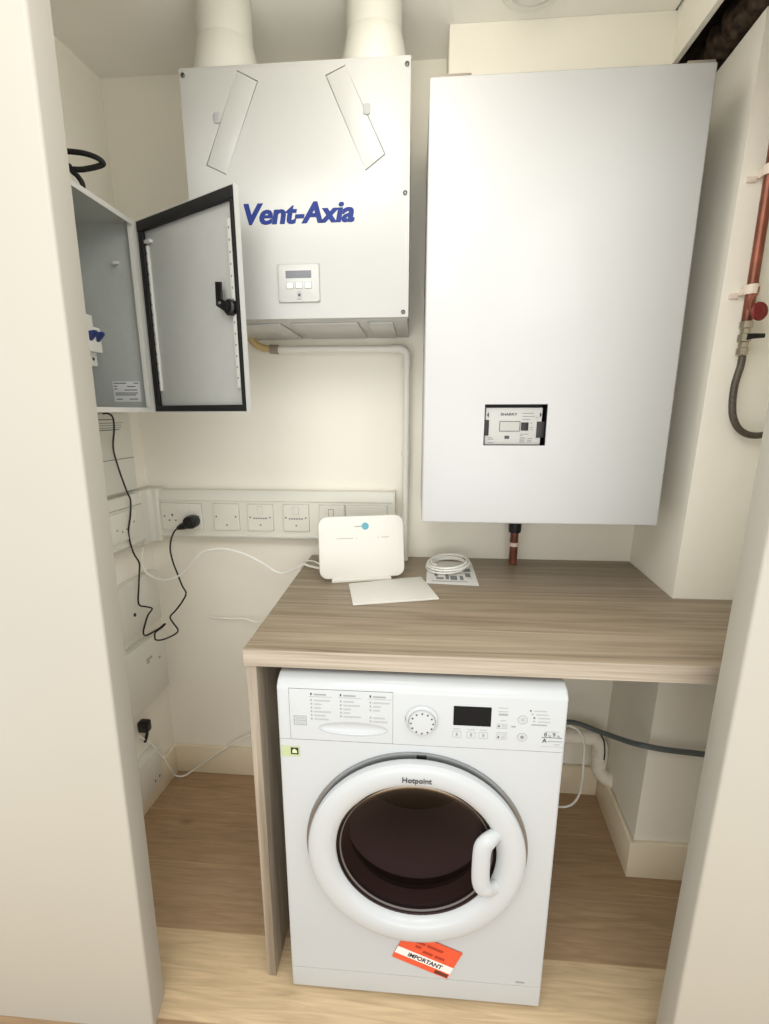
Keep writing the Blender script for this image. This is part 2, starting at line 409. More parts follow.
q = MB(); q.prism(rrect(-.370, -.358, 1.661, 1.677, .004, VY - .0058), (0, .0006, 0)); q.build('indicator_pad', M['paleprint'], cp)
q = MB(); line(q, -.370, 1.6575, .012, .0016, VY - .0056); q.build('caption', M['greyprint'], cp)
# ducts
for i, (x, lab) in enumerate(((-.542, 'left white round duct rising from the ventilation box to the ceiling'), (-.185, 'right white round duct rising from the ventilation box to the ceiling'))):
    d = thing('ventilation_duct', (x, -.238, VZ1), lab, 'duct', 'ducts above the ventilation box')
    MB().lathe([(.0645, .02), (.0645, ZC - VZ1 + .002)], (x, -.238, VZ1), (0, 0, 1), 40).build('pipe', M['duct'], d)
    MB().lathe([(.0, .0004), (.0825, .0004), (.0825, .012), (.0805, .020), (.0735, .052), (.0665, .082), (.0648, .086)], (x, -.238, VZ1), (0, 0, 1), 40).build('collar', M['duct'], d)

# ------------------------------------------------------------------ wide white heating unit
BX0, BX1, BZ0, BZ1, BY = -.0565, .5405, 1.1045, 2.099, -.34
hu = thing('heating_unit', (.24, -.17, BZ0), 'large blank white heating cabinet on the wall with a small meter window', 'heating unit')
hc = MB().box(BX0, BX1, BY, -.0015, BZ0, BZ1, bev=.005, seg=3).build('casing', M['boiler'], hu)
WX0, WX1, WZ0, WZ1 = .0945, .2465, 1.306, 1.4065
c = MB().box(WX0, WX1, BY - .02, BY + .055, WZ0, WZ1); cut(hc, c)
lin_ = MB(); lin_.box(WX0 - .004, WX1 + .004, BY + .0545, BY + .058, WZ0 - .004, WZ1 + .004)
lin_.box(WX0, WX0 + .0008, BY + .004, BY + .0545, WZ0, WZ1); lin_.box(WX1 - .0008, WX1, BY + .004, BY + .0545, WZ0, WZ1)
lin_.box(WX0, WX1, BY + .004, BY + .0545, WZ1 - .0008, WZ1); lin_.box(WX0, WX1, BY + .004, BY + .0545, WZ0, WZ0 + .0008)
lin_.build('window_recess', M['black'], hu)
for x0, x1 in ((BX0 + .02, BX0 + .09), (BX1 - .06, BX1 - .004)):
    MB().box(x0, x1, BY + .003, BY + .06, BZ1 - .0005, BZ1 + .0045, bev=.001).build('top_flange', M['greyfit'], hu)
hm = thing('heat_meter', (.17, BY + .03, WZ0), 'grey heat meter seen through the cut-out in the white cabinet', 'meter')
MY = BY + .012
mf = MB().prism([(WX0 + .004, MY, WZ0 + .001), (WX1 - .010, MY, WZ0 + .001), (WX1 - .0085, MY, WZ1 - .008), (WX0 + .004, MY, WZ1 - .008)], (0, .030, 0), bev=.002).build('case', M['meter'], hm)
e = MY - .0003
w = MB(); w.box(WX0 + .0405, WX0 + .0890, e - .0010, e + .0004, 1.3415, 1.3645); w.build('display', mat('meter_lcd', rgb(172, 174, 166), .2), hm)
w = MB(); frame(w, WX0 + .0395, WX0 + .0900, 1.3405, 1.3655, .0012, e - .0014, e + .0003); w.build('display_frame', M['darkprint'], hm)
MB().box(WX0 + .0925, WX0 + .1105, e - .002, e + .0004, 1.3425, 1.3625, bev=.0008).build('key', M['black'], hm)
MB().box(WX0 + .0535, WX0 + .065, e - .0006, e + .0004, 1.322, 1.3295).build('emblem', M['darkprint'], hm)
MB().box(WX0 + .0008, WX0 + .013, MY - .003, MY + .006, 1.330, 1.3685, bev=.001).build('clip', M['black'], hm)
MB().box(WX1 - .021, WX1 - .0008, MY - .003, MY + .006, 1.325, 1.3645, bev=.001).build('clip', M['black'], hm)
for x, s in ((WX0 + .012, -1), (WX1 - .015, 1)):
    MB().prism([(x, e - .0004, 1.3745), (x, e - .0004, 1.3875), (x + .0045 * s, e - .0004, 1.381)], (0, .0008, 0)).build('arrow_mark', M['black'], hm)
t = MB().text('SHARKY', .0085, front(WX0 + .041, e, 1.3795), ext=.0003, bold=.0002, width=.041)
t.build('lettering', M['darkprint'], hm)
t = MB()
for x, z, wd in ((.094, 1.384, .028), (.094, 1.3765, .031), (.127, 1.373, .006), (.094, 1.369, .02), (.1145, 1.360, .006), (.1145, 1.350, .008), (.1145, 1.3445, .007), (.091, 1.333, .022), (.091, 1.3295, .007),
                 (.091, 1.324, .014), (.091, 1.3205, .014), (.091, 1.317, .012), (.091, 1.3135, .013), (.110, 1.322, .012), (.110, 1.3175, .010), (.110, 1.3135, .010), (.012, 1.324, .011), (.012, 1.320, .014), (.012, 1.3115, .015)):
    line(t, WX0 + x, z, wd, .0015, e)
t.build('fine_print', M['greyprint'], hm)
# pipe stub below
cs = thing('copper_pipe', (.247, -.05, .904), 'short copper pipe going down into the worktop under the white cabinet', 'pipe')
MB().tube([(.247, -.05, .9045), (.247, -.05, 1.02)], .0128, 20).build('tube', M['copper'], cs)
MB().lathe([(.0135, .9045), (.0145, .906), (.0145, .909), (.0129, .911)], (.247, -.05, 0), (0, 0, 1), 24).build('collar', M['copper'], cs)
MB().lathe([(.0125, 1.008), (.0185, 1.010), (.020, 1.018), (.020, 1.1045), (.0125, 1.1045)], (.247, -.05, 0), (0, 0, 1), 24).build('fitting', M['black'], cs)
ck = MB().lathe([(.0129, .964), (.0156, .964), (.0156, .976), (.0129, .976)], (.247, -.05, 0), (0, 0, 1), 24, closed=True); ck.box(.241, .253, -.038, -.0005, .965, .975, bev=.001)
ck.build('pipe_clip', M['tapewhite'], cs)

# ------------------------------------------------------------------ steel electrical enclosure on the left wall, door open
EX, EY0, EY1, EZ0, EZ1 = -.791, -.655, -.275, 1.389, 1.858
en = thing('electrical_enclosure', (-.92, -.46, EZ0), 'grey steel electrical cabinet on the left wall with its door open', 'cabinet')
xb = xl(EY1) - .0005
b = MB()
b.prism([(xl(EY0) + .0008, EY0, EZ0), (xl(EY1) + .0008, EY1, EZ0), (xl(EY1) + .0028, EY1, EZ0), (xl(EY0) + .0028, EY0, EZ0)], (0, 0, EZ1 - EZ0))
b.prism([(xl(EY1) + .001, EY1, EZ0), (EX, EY1, EZ0), (EX, EY1 - .002, EZ0), (xl(EY1) + .001, EY1 - .002, EZ0)], (0, 0, EZ1 - EZ0))
b.prism([(xl(EY0) + .001, EY0, EZ0), (EX, EY0, EZ0), (EX, EY0 + .002, EZ0), (xl(EY0) + .001, EY0 + .002, EZ0)], (0, 0, EZ1 - EZ0))
for z in (EZ0, EZ1 - .002):
    b.prism([(xl(EY0) + .001, EY0, z), (xl(EY1) + .001, EY1, z), (EX, EY1, z), (EX, EY0, z)], (0, 0, .002))
b.build('body', M['enc'], en)
r = MB(); w_ = .020
r.box(EX - .001, EX + .001, EY1 - w_, EY1, EZ0, EZ1); r.box(EX - .001, EX + .001, EY0, EY0 + w_, EZ0, EZ1)
r.box(EX - .001, EX + .001, EY0 + w_, EY1 - w_, EZ0, EZ0 + .012); r.box(EX - .001, EX + .001, EY0 + w_, EY1 - w_, EZ1 - .012, EZ1)
r.box(EX - .012, EX - .001, EY1 - w_, EY1 - w_ + .0015, EZ0, EZ1)
r.build('rim', M['rim'], en)
MB().tube([(-.850, EY1 - .002, 1.765), (-.850, EY1 - .018, 1.762)], .005, 12).build('earth_stud', M['rim'], en)
lb = MB().box(-.902, -.825, EY1 - .0028, EY1 - .002, 1.417, 1.471).build('rating_label', M['label'], en); 
t = MB()
for x, z, wd in ((-.899, 1.465, .036), (-.842, 1.465, .014), (-.899, 1.457, .009), (-.862, 1.456, .024), (-.899, 1.450, .009), (-.870, 1.447, .036), (-.897, 1.439, .064), (-.897, 1.434, .058), (-.894, 1.423, .016), (-.858, 1.423, .024)):
    line(t, x, z, wd, .0022, EY1 - .0028)
t.build('print', M['darkprint'], lb)
# door leaf (local frame: hinge on z axis, leaf along +x, inner face towards -y)
HX, HY = EX + .004, EY1 - .008
DW, DH = .370, EZ1 - EZ0
ang = math.atan2(-.168, .300)
dm = Matrix.Translation((HX, HY, EZ0)) @ Matrix.Rotation(ang, 4, 'Z')
d = MB(); d.box(0, DW, .011, .013, 0, DH, mtx=dm)
d.box(0, .002, .0, .011, 0, DH, mtx=dm); d.box(DW - .002, DW, 0, .011, 0, DH, mtx=dm); d.box(.002, DW - .002, 0, .011, DH - .002, DH, mtx=dm); d.box(.002, DW - .002, 0, .011, 0, .002, mtx=dm)
leaf = d.build('door', M['encdoor'], en)
g = MB(); gt = .017
g.box(.003, DW - .006, -.0015, .010, DH - .026, DH - .0022, bev=.002, mtx=dm); g.box(.003, DW - .006, .0, .010, .0022, gt, bev=.002, mtx=dm)
g.box(.003, .022, .0, .010, gt, DH - .026, bev=.002, mtx=dm); g.box(DW - .017, DW - .006, .0, .010, gt, DH - .026, bev=.002, mtx=dm)
g.build('door_gasket', M['rubber'], leaf)
# perforated stiffeners
for x0, x1 in ((.026, .033), (DW - .034, DW - .022)):
    s = MB().box(x0, x1, .004, .011, .055, DH - .06, bev=.001, mtx=dm).build('stiffener', M['rim'], leaf)
    h = MB()
    for k in range(14):
        z = .075 + k * (DH - .155) / 13
        h.box((x0 + x1) / 2 - .002, (x0 + x1) / 2 + .002, .0034, .0042, z, z + .004, mtx=dm)
    h.build('slot', M['greyprint'], s)
bk_ = MB(); bk_.box(.024, .048, .002, .014, DH - .055, DH - .047, bev=.001, mtx=dm); bk_.build('hinge_bracket', M['rim'], leaf)
lk = MB(); lx, lz = DW - .033, .229
lk.lathe([(0, .0), (.0175, 0), (.0175, .012), (.014, .016), (0, .016)], dm @ Vector((lx, .006, lz)), dm.to_3x3() @ Vector((0, -1, 0)), 28)
lk.build('lock_barrel', M['black'], leaf)
lk = MB().prism([dm @ Vector(p) for p in ((lx - .034, -.012, lz + .056), (lx - .014, -.012, lz + .053), (lx - .015, -.012, lz + .018), (lx + .006, -.012, lz + .006), (lx - .002, -.012, lz - .012), (lx - .036, -.012, lz + .006))],
                dm.to_3x3() @ Vector((0, .004, 0)), bev=.001)
cam = lk.build('lock_cam', M['black'], leaf)
MB().lathe([(0, 0), (.0036, 0), (.003, .003), (0, .0035)], dm @ Vector((lx - .022, -.012, lz + .010)), dm.to_3x3() @ Vector((0, -1, 0)), 14).build('cam_rivet', M['chrome'], leaf)
# breaker inside
cb = thing('circuit_breaker', (-.92, -.40, 1.503), 'white circuit breaker with blue toggles inside the grey cabinet', 'circuit breaker')
c = MB(); c.box(-.955, -.888, -.445, -.350, 1.503, 1.626, bev=.002); c.box(-.888, -.870, -.445, -.350, 1.535, 1.595, bev=.003)
c.build('housing', M['plastic'], cb)
for y in (-.372, -.398):
    MB().prism([(-.872, y, 1.582), (-.854, y, 1.584), (-.852, y, 1.578), (-.859, y, 1.570), (-.870, y, 1.560)], (0, .011, 0), bev=.0008).build('toggle', M['brkblue'], cb)
    MB().disc((-.8878, y + .006, 1.520), (1, 0, 0), .004, .001, 14).build('terminal_screw', M['darkprint'], cb)
MB().box(xl(-.5) + .0055, -.9555, -.62, -.31, 1.555, 1.590).build('mounting_rail', M['screw'], cb)
# black cable and gland above the enclosure
tc = thing('black_cable', (-.815, -.45, EZ1), 'thick black cable looping above the open grey cabinet', 'cable')
MB().tube([(-.826, -.42, EZ1 + .01), (-.824, -.42, 1.885), (-.832, -.42, 1.900), (-.845, -.42, 1.914), (-.822, -.415, 1.916), (-.79, -.41, 1.923), (-.776, -.41, 1.929), (-.785, -.42, 1.936), (-.812, -.425, 1.943), (-.85, -.43, 1.946), (-.90, -.45, 1.944), (-.96, -.48, 1.945), (-1.02, -.50, 1.965)],
          .0056, 12, smooth=6).build('lead', M['rubber'], tc)
MB().tube([(-.845, -.425, 1.916), (-.872, -.43, 1.930), (-.91, -.44, 1.925), (-.96, -.46, 1.925)], .0075, 12, smooth=4).build('strand', M['rubber'], tc)
MB().lathe([(.012, EZ1 + .0005), (.012, EZ1 + .007), (.009, EZ1 + .009), (.009, EZ1 + .016), (0.006, EZ1 + .018)], (-.826, -.42, 0), (0, 0, 1), 8).build('gland', M['greyfit'], tc)

# ------------------------------------------------------------------ boxes on the left wall
def wallbox(name, y0, y1, z0, z1, d, label, cat, seam=None, m='plastic'):
    o = thing(name, (xl((y0 + y1) / 2) + d / 2, (y0 + y1) / 2, z0), label, cat)
    e_ = .0006
    c = MB().prism([(xl(y0) + e_, y0, z0), (xl(y1) + e_, y1, z0), (xl(y1) + d, y1, z0), (xl(y0) + d, y0, z0)], (0, 0, z1 - z0), bev=.003).build('case', M[m], o)
    if seam:
        MB().prism([(xl(y0) + d - .001, y0 + .002, seam), (xl(y1) + d - .001, y1 - .002, seam), (xl(y1) + d + .0006, y1 - .002, seam), (xl(y0) + d + .0006, y0 + .002, seam)], (0, 0, .0022)).build('cover_seam', M['greyprint'], o)
    return o
nb = wallbox('meter_box', -.50, -.075, 1.142, 1.384, .022, 'flat white box with printed lines on the left wall under the grey cabinet', 'wall box', seam=1.245)
t = MB()
for k, (z, ln, th) in enumerate(((1.366, .16, .003), (1.356, .20, .0016), (1.349, .19, .0016), (1.342, .19, .0016), (1.335, .18, .003))):
    y0 = -.42; y1 = -.42 + ln + .11
    t.prism([(xl(y0) + .0215, y0, z), (xl(y1) + .0215, y1, z), (xl(y1) + .0226, y1, z), (xl(y0) + .0226, y0, z)], (0, 0, th))
t.build('printed_notice', M['greyprint'], nb)
jb = wallbox('junction_box', -.42, -.035, .665, .85, .03, 'white junction box on the left wall just below the corner trunking', 'wall box')
MB().lathe([(0, 0), (.006, 0), (.006, .002), (0, .002)], (xl(-.175) + .03, -.175, .738), (1, 0, 0), 14).build('screw', M['black'], jb)
fb = wallbox('termination_box', -.40, -.04, .40, .625, .034, 'white termination box low on the left wall above the socket', 'wall box')
t = MB()
for y0, y1, z in ((-.15, -.12, .555), (-.15, -.135, .545), (-.085, -.075, .53)):
    t.prism([(xl(y0) + .0335, y0, z), (xl(y1) + .0335, y1, z), (xl(y1) + .0346, y1, z), (xl(y0) + .0346, y0, z)], (0, 0, .008))
t.build('printed_mark', M['paleprint'], fb)
ls = wallbox('wall_socket', -.30, -.135, .075, .215, .036, 'white socket low on the left wall with a black plug beside a white cable', 'socket')
t = MB()
for y in (-.16, -.185): t.box(xl(y) + .0355, xl(y) + .0368, y, y + .006, .10, .108)
t.build('pin_hole', M['darkprint'], ls)
pl = thing('small_plug', (-.985, -.18, .29), 'small black plug above the low white socket on the left wall', 'plug')
MB().box(-1.0185, -.982, -.195, -.165, .305, .345, bev=.006).build('body', M['black'], pl)
MB().tube([(-.992, -.18, .308), (-.996, -.18, .29), (-1.005, -.18, .262)], .0055, 10, smooth=4).build('cord', M['black'], pl)
wc = MB().tube([(-1.012, -.20, .30), (-.993, -.165, .243), (-.980, -.140, .178), (-.972, -.12, .125), (-.972, -.095, .075), (-.978, -.07, .032), (-.968, -.045, .0040), (-.945, -.035, .008), (-.90, -.025, .040), (-.83, -.022, .092), (-.751, -.022, .151), (-.69, -.022, .185), (-.58, -.020, .215), (-.46, -.02, .22)], .0032, 8, smooth=5).build('white_cable', M['cable'])
tag(wc, 'white cable hanging from the low left socket across the floor corner', 'cable')

# ------------------------------------------------------------------ dado trunking with sockets
TY = -.05
def trunk_profile(d=.05, z0=.965, z1=1.132):
    # (depth, z): sloping top lid, recessed front
    return [(0, z0), (d - .010, z0), (d, z0 + .012), (d, z0 + .016), (d - .004, z0 + .018), (d - .004, 1.098), (d, 1.100), (d, 1.104), (d - .014, z1), (0, z1)]
tr = thing('dado_trunking', (-.53, -.02, .965), 'long white socket trunking along the back wall above the worktop', 'trunking')
p = trunk_profile()
MB().prism([(-.945, -.0006 - a, z) for a, z in p], (.800, 0, 0)).build('channel', M['trunk'], tr)
s = MB().box(-.945, -.145, TY + .0035, TY + .0055, 1.0975, 1.0992); s.build('lid_seam', M['darkprint'], tr)
MB().box(-.146, -.139, TY - .003, -.0006, .961, 1.136, bev=.002).build('end_cap', M['trunk'], tr)
MB().prism([(-1.0055, -.0008, .957), (-.937, -.0008, .957), (-.937, -.050, .957), (-.943, -.0545, .957), (-.956, -.0545, .957), (-.968, -.066, .957), (-.969, -.088, .957), (-.971, -.102, .957), (xl(-.102) + .002, -.102, .957)], (0, 0, .181), bev=.002).build('corner_piece', M['trunk'], tr)
lt = thing('side_trunking', (-.99, -.4, .965), 'white socket trunking along the left wall meeting the corner', 'trunking')
ya, yb = -.69, -.103
a_ = [(xl(ya) + .0006 + a, ya, z) for a, z in p]; b_ = [(xl(yb) + .0006 + a, yb, z) for a, z in p]; n = len(p)
MB().add(a_ + b_, [tuple(range(n)), tuple(range(2 * n - 1, n - 1, -1))] + [(i, (i + 1) % n, n + (i + 1) % n, n + i) for i in range(n)]).build('channel', M['trunk'], lt)
MB().prism([(xl(ya) + .0455, ya, 1.0975), (xl(yb) + .0455, yb, 1.0975), (xl(yb) + .0475, yb, 1.0975), (xl(ya) + .0475, ya, 1.0975)], (0, 0, .0017)).build('lid_seam', M['darkprint'], lt)
PF = TY + .0035          # face on which plates sit
def plate(name, x0, x1, label, cat, z0=1.000, z1=1.0895):
    o = thing(name, ((x0 + x1) / 2, PF - .004, z0), label, cat, 'outlet plates in the back trunking')
    MB().prism(rrect(x0, x1, z0, z1, .004, PF - .0075), (0, .008, 0), bev=.0018).build('plate', M['plastic'], o)
    q = MB(); frame(q, x0 - .0008, x1 + .0008, z0 - .0008, z1 + .0008, .001, PF - .0008, PF + .0006); q.build('plate_shadow_gap', M['seam'], o)
    return o
PY = PF - .0076
def dots(o, pts, name='screw', r=.0026, m='darkprint'):
    for x, z in pts: MB().disc((x, PY + .0002, z), (0, -1, 0), r, .0008, 12).build(name, M[m], o)
def pins(o, x, z):
    MB().box(x - .0022, x + .0022, PY - .0006, PY + .0006, z + .004, z + .012).build('pin_slot', M['black'], o)
    for s in (-1, 1): MB().box(x + s * .011 - .003, x + s * .011 + .003, PY - .0006, PY + .0006, z - .012, z - .0085).build('pin_slot', M['black'], o)
o = plate('double_socket', -.930, -.790, 'double socket with the black plug in it, leftmost in the back trunking', 'socket')
dots(o, ((-.919, 1.046), (-.801, 1.046))); pins(o, -.892, 1.042); pins(o, -.828, 1.036)
for x in (-.873, -.847): MB().prism(rrect(x - .006, x + .006, 1.062, 1.082, .001, PY - .0015), (0, .003, 0), bev=.0008).build('rocker', M['plastic'], o)
o = plate('outlet_plate', -.748, -.662, 'square plate with three dark dots just right of the double socket', 'outlet plate')
dots(o, ((-.739, 1.047), (-.672, 1.047), (-.704, 1.018)))
def fused(x0, x1, label):
    o = plate('fused_switch', x0, x1, label, 'switch')
    c = (x0 + x1) / 2
    dots(o, ((x0 + .009, 1.046), (x1 - .010, 1.046), (c, 1.020)))
    MB().prism(rrect(c - .009, c + .009, 1.058, 1.083, .001, PY - .0014), (0, .003, 0), bev=.0006).build('rocker', M['plastic'], o)
    q = MB(); frame(q, c - .0098, c + .0098, 1.0572, 1.0838, .0008, PY - .0003, PY + .0005); q.build('rocker_gap', M['paleprint'], o)
    q = MB()
    for k in range(6): line(q, c - .024 + k * .0082, 1.0405, .006, .0045, PY)
    q.build('printed_caption', M['greyprint'], o)
fused(-.631, -.545, 'fused switch plate in the middle of the trunking right of the dotted plate')
fused(-.510, -.424, 'fused switch plate in the trunking left of the white router')
o = plate('narrow_switch', -.388, -.304, 'switch plate with a tall neon rocker behind the router top left', 'switch')
MB().prism(rrect(-.357, -.342, 1.048, 1.076, .001, PY - .002), (0, .003, 0), bev=.0008).build('rocker', M['plastic'], o)
q = MB(); frame(q, -.3582, -.3408, 1.0468, 1.0772, .0014, PY - .0003, PY + .0005); q.build('rocker_gap', M['darkprint'], o)
o = plate('blank_plate', -.300, -.165, 'wide blank plate at the right end of the trunking behind the router', 'outlet plate')
# socket on the left trunking
o = thing('side_socket', (-.97, -.21, 1.0), 'double socket in the short left wall trunking', 'socket')
ya, yb = -.285, -.145
MB().prism([(xl(ya) + .0466, ya, 1.0), (xl(yb) + .0466, yb, 1.0), (xl(yb) + .054, yb, 1.0), (xl(ya) + .054, ya, 1.0)], (0, 0, .0895), bev=.0018).build('plate', M['plastic'], o)
for y, z in ((-.268, 1.046), (-.178, 1.052), (-.158, 1.050), (-.215, 1.030), (-.238, 1.040), (-.195, 1.034)):
    MB().disc((xl(y) + .0539, y, z), (1, 0, 0), .003, .0008, 10).build('pin_slot', M['greyprint'], o)
# black plug and its cable up to the enclosure
pg = thing('black_plug', (-.826, -.075, 1.02), 'black mains plug pushed into the leftmost double socket', 'plug')
MB().prism(rrect(-.838, -.793, 1.012, 1.053, .0195, -.098), (0, .0435, 0), bev=.007, seg=3).build('body', M['black'], pg)
MB().tube([(-.822, -.082, 1.026), (-.846, -.085, 1.018), (-.860, -.088, 1.012)], [.014, .0115, .006], 12).build('cord_grip', M['black'], pg)
cpts = [(-.860, -.088, 1.012), (-.872, -.09, 1.000), (-.882, -.095, .975), (-.886, -.10, .94), (-.880, -.10, .895), (-.870, -.10, .86), (-.857, -.10, .815), (-.846, -.10, .788), (-.862, -.10, .758), (-.888, -.10, .725), (-.911, -.10, .700), (-.903, -.10, .678), (-.888, -.10, .652),
        (-.895, -.11, .640), (-.925, -.13, .630), (-.947, -.14, .632), (-.950, -.14, .645), (-.945, -.14, .661), (-.920, -.14, .680), (-.908, -.14, .692), (-.914, -.142, .690), (-.929, -.142, .677), (-.977, -.142, .649), (-.988, -.142, .658), (-.978, -.142, .69), (-.965, -.14, .723), (-.948, -.14, .746), (-.962, -.15, .757), (-.974, -.17, .775),
        (-.960, -.18, .84), (-.953, -.18, .885), (-.949, -.18, .920), (-.965, -.18, .956), (-.966, -.19, 1.02), (-.956, -.185, 1.076), (-.953, -.18, 1.124), (-.961, -.18, 1.149), (-.978, -.18, 1.217), (-.988, -.18, 1.283), (-.978, -.18, 1.337), (-.977, -.18, 1.372), (-.986, -.185, 1.385), (-.994, -.20, 1.385)]
pc = MB().tube(cpts, .0028, 8, smooth=4).build('plug_cable', M['black'], pg)
# white router cable
wr = MB().tube([(-.345, -.215, .925), (-.40, -.16, .915), (-.428, -.135, .913), (-.447, -.122, .896), (-.517, -.10, .868), (-.58, -.10, .905), (-.647, -.10, .936), (-.715, -.10, .948), (-.784, -.10, .930), (-.83, -.10, .880), (-.87, -.10, .848), (-.915, -.10, .834), (-.955, -.10, .842), (-.983, -.10, .866), (-.985, -.105, .90), (-.975, -.11, .95)], .0038, 8, smooth=6).build('router_cable', M['cable'])
tag(wr, 'white cable running from the router across the back wall to the left corner', 'cable')
wr2 = MB().tube([(-.345, -.222, .935), (-.385, -.17, .935), (-.424, -.12, .918), (-.444, -.095, .895), (-.455, -.08, .86), (-.53, -.05, .735), (-.58, -.04, .680), (-.629, -.03, .656), (-.68, -.02, .664), (-.74, -.015, .660), (-.81, -.012, .662)], .0024, 8, smooth=6).build('thin_cable', M['cable'])
tag(wr2, 'thin pale cable against the back wall below the long white one', 'cable')

# ------------------------------------------------------------------ condensate pipe
cd = thing('waste_pipe', (-.104, -.035, .9045), 'thin white waste pipe running under the ventilation box and down the back wall', 'pipe')
pth = [(-.505, -.04, 1.577)] + [(-.128, -.04, 1.575)] + [(-.128 + .022 * math.sin(rad(a)), -.04, 1.553 + .022 * math.cos(rad(a))) for a in range(15, 90, 15)] + [(-.106, -.04, 1.553), (-.106, -.04, .9048)]
MB().tube(pth, .0108, 16).build('tube', M['plastic'], cd)
e_ = MB(); e_.tube([(-.155, -.04, 1.5752), (-.134, -.04, 1.5752)], .0135, 16); e_.tube([(-.106, -.04, 1.548), (-.106, -.04, 1.522)], .0135, 16)
e_.tube([(-.134, -.04, 1.5752)] + [(-.128 + .022 * math.sin(rad(a)), -.04, 1.553 + .022 * math.cos(rad(a))) for a in range(0, 91, 15)] + [(-.106, -.04, 1.548)], .0125, 16)
e_.build('elbow', M['plastic'], cd)
k = MB(); k.lathe([(.0112, 1.254), (.0138, 1.254), (.0138, 1.266), (.0112, 1.266)], (-.106, -.04, 0), (0, 0, 1), 20, closed=True); k.box(-.113, -.099, -.03, -.0005, 1.255, 1.265, bev=.001)
k.build('pipe_clip', M['plastic'], cd)
MB().tube([(-.530, -.04, 1.579), (-.503, -.04, 1.577)], .0135, 16).build('coupling', M['greyfit'], cd)
MB().tube([(-.585, -.055, 1.6125), (-.577, -.05, 1.597), (-.556, -.043, 1.584), (-.528, -.04, 1.579)], .0105, 14, smooth=5).build('hose', M['ochre'], cd)

# ------------------------------------------------------------------ worktop and side panel
TX, TYF, TZ, TH = -.430, -.676, .904, .039
wt = thing('worktop', (.2, -.34, 0), 'grey wood-effect worktop with a side panel over the washing machine', 'worktop')
top = MB().prism([(TX, TYF + .001, TZ - TH), (.949, TYF + .001, TZ - TH), (.949, KY - .001, TZ - TH), (KX - .001, KY - .001, TZ - TH), (KX + .022, -.001, TZ - TH), (TX, -.001, TZ - TH)], (0, 0, TH), bev=.0012)
top.build('board', M['top'], wt)
ed = MB().box(TX, .949, TYF - .0004, TYF + .0006, TZ - TH + .0008, TZ - .0008); ed.build('edging', M['edge'], wt)
MB().box(TX + .003, TX + .025, -.672, -.018, .0, TZ - TH, bev=.001).build('side_panel', M['gable'], wt)

# ------------------------------------------------------------------ things on the worktop
rt = thing('router', (-.226, -.240, TZ), 'white upright router with a small teal emblem on the worktop', 'router', rot=(0, 0, rad(13)))
tilt = Matrix.Rotation(rad(-9), 4, 'X')
RW, RH = .251, .190
MB().prism([tilt @ Vector(p) for p in rrect(-RW / 2, RW / 2, .008, RH, .026, -.012, 8)], tilt.to_3x3() @ Vector((0, .026, 0)), bev=.004, seg=3).build('case', M['router'], rt)
MB().prism([(-.092, -.018, .0), (.085, -.018, .0), (.06, .06, 0), (-.06, .06, 0)], (0, 0, .012), bev=.003).build('stand', M['router'], rt)
fm = tilt @ Matrix.Translation((0, -.0123, 0)) @ Matrix.Rotation(PI / 2, 4, 'X')
q = MB().lathe([(0, 0), (.0105, 0), (.0105, .0006), (0, .0006)], tilt @ Vector((.011, -.0121, .160)), tilt.to_3x3() @ Vector((0, -1, 0)), 28); q.build('emblem', M['teal'], rt)
q = MB(); q.box(-.020, .0, -.0126, -.0119, .1585, .1615, mtx=tilt); q.build('emblem_lettering', M['paleprint'], rt)
q = MB()
for x0, x1 in ((-.074, -.025), (-.017, -.013), (.046, .051), (.058, .08)): q.box(x0, x1, -.0125, -.0119, .125, .1268, mtx=tilt)
q.build('indicator_row', M['paleprint'], rt)
cdp = MB().prism([(-.260, -.290, TZ + .0005), (-.229, -.435, TZ + .0005), (-.007, -.379, TZ + .0005), (-.053, -.215, TZ + .0005)], (0, 0, .006), bev=.0015).build('white_tray', M['router'])
tag(cdp, 'flat white rectangular panel lying on the worktop in front of the router', 'panel')
lf = thing('leaflet', (.035, -.15, TZ), 'printed white leaflet on the worktop under a coiled white cable', 'leaflet')
ml = Matrix(((1, 0, 0, -.039), (0, 1, 0, -.255), (0, 0, 1, TZ + .0006), (0, 0, 0, 1)))
MB().prism([(-.039, -.256, TZ + .0004), (.111, -.268, TZ + .0004), (.113, -.055, TZ + .0004), (-.030, -.045, TZ + .0004)], (0, 0, .0012)).build('sheet', M['paper'], lf)
q = MB(); z_ = TZ + .0017
for x0, x1, y0, y1 in ((-.008, .014, -.222, -.205), (.034, .054, -.226, -.19), (.062, .072, -.226, -.19), (-.012, -.002, -.20, -.16), (.02, .03, -.222, -.18), (.08, .096, -.20, -.165), (.076, .10, -.15, -.12), (-.012, .02, -.155, -.12)):
    q.box(x0, x1, y0, y1, z_ - .0002, z_ + .0002)
q.build('print', M['greyprint'], lf)
q = MB()
for x0, x1, y0 in ((-.022, .08, -.238), (-.022, .085, -.243), (.085, .10, -.21), (-.022, .09, -.17)): q.box(x0, x1, y0, y0 + .003, z_ - .0002, z_ + .0002)
q.build('fine_print', M['paleprint'], lf)
pts = []
for k in range(120):
    a = k / 120 * 2 * PI * 4.6 + .4; rr = 1 + .10 * math.sin(a * .37 + 1) + .05 * math.sin(k * .21)
    pts.append((.031 + .060 * rr * math.cos(a), -.135 + .060 * rr * math.sin(a), TZ + .0055 + .024 * (k / 120) + .006 * (math.sin(a + 1) + 1)))
cc = MB().tube(pts, .0030, 8, smooth=2).build('coiled_cable', M['cable'])
tag(cc, 'coil of white cable lying on the printed leaflet', 'cable')

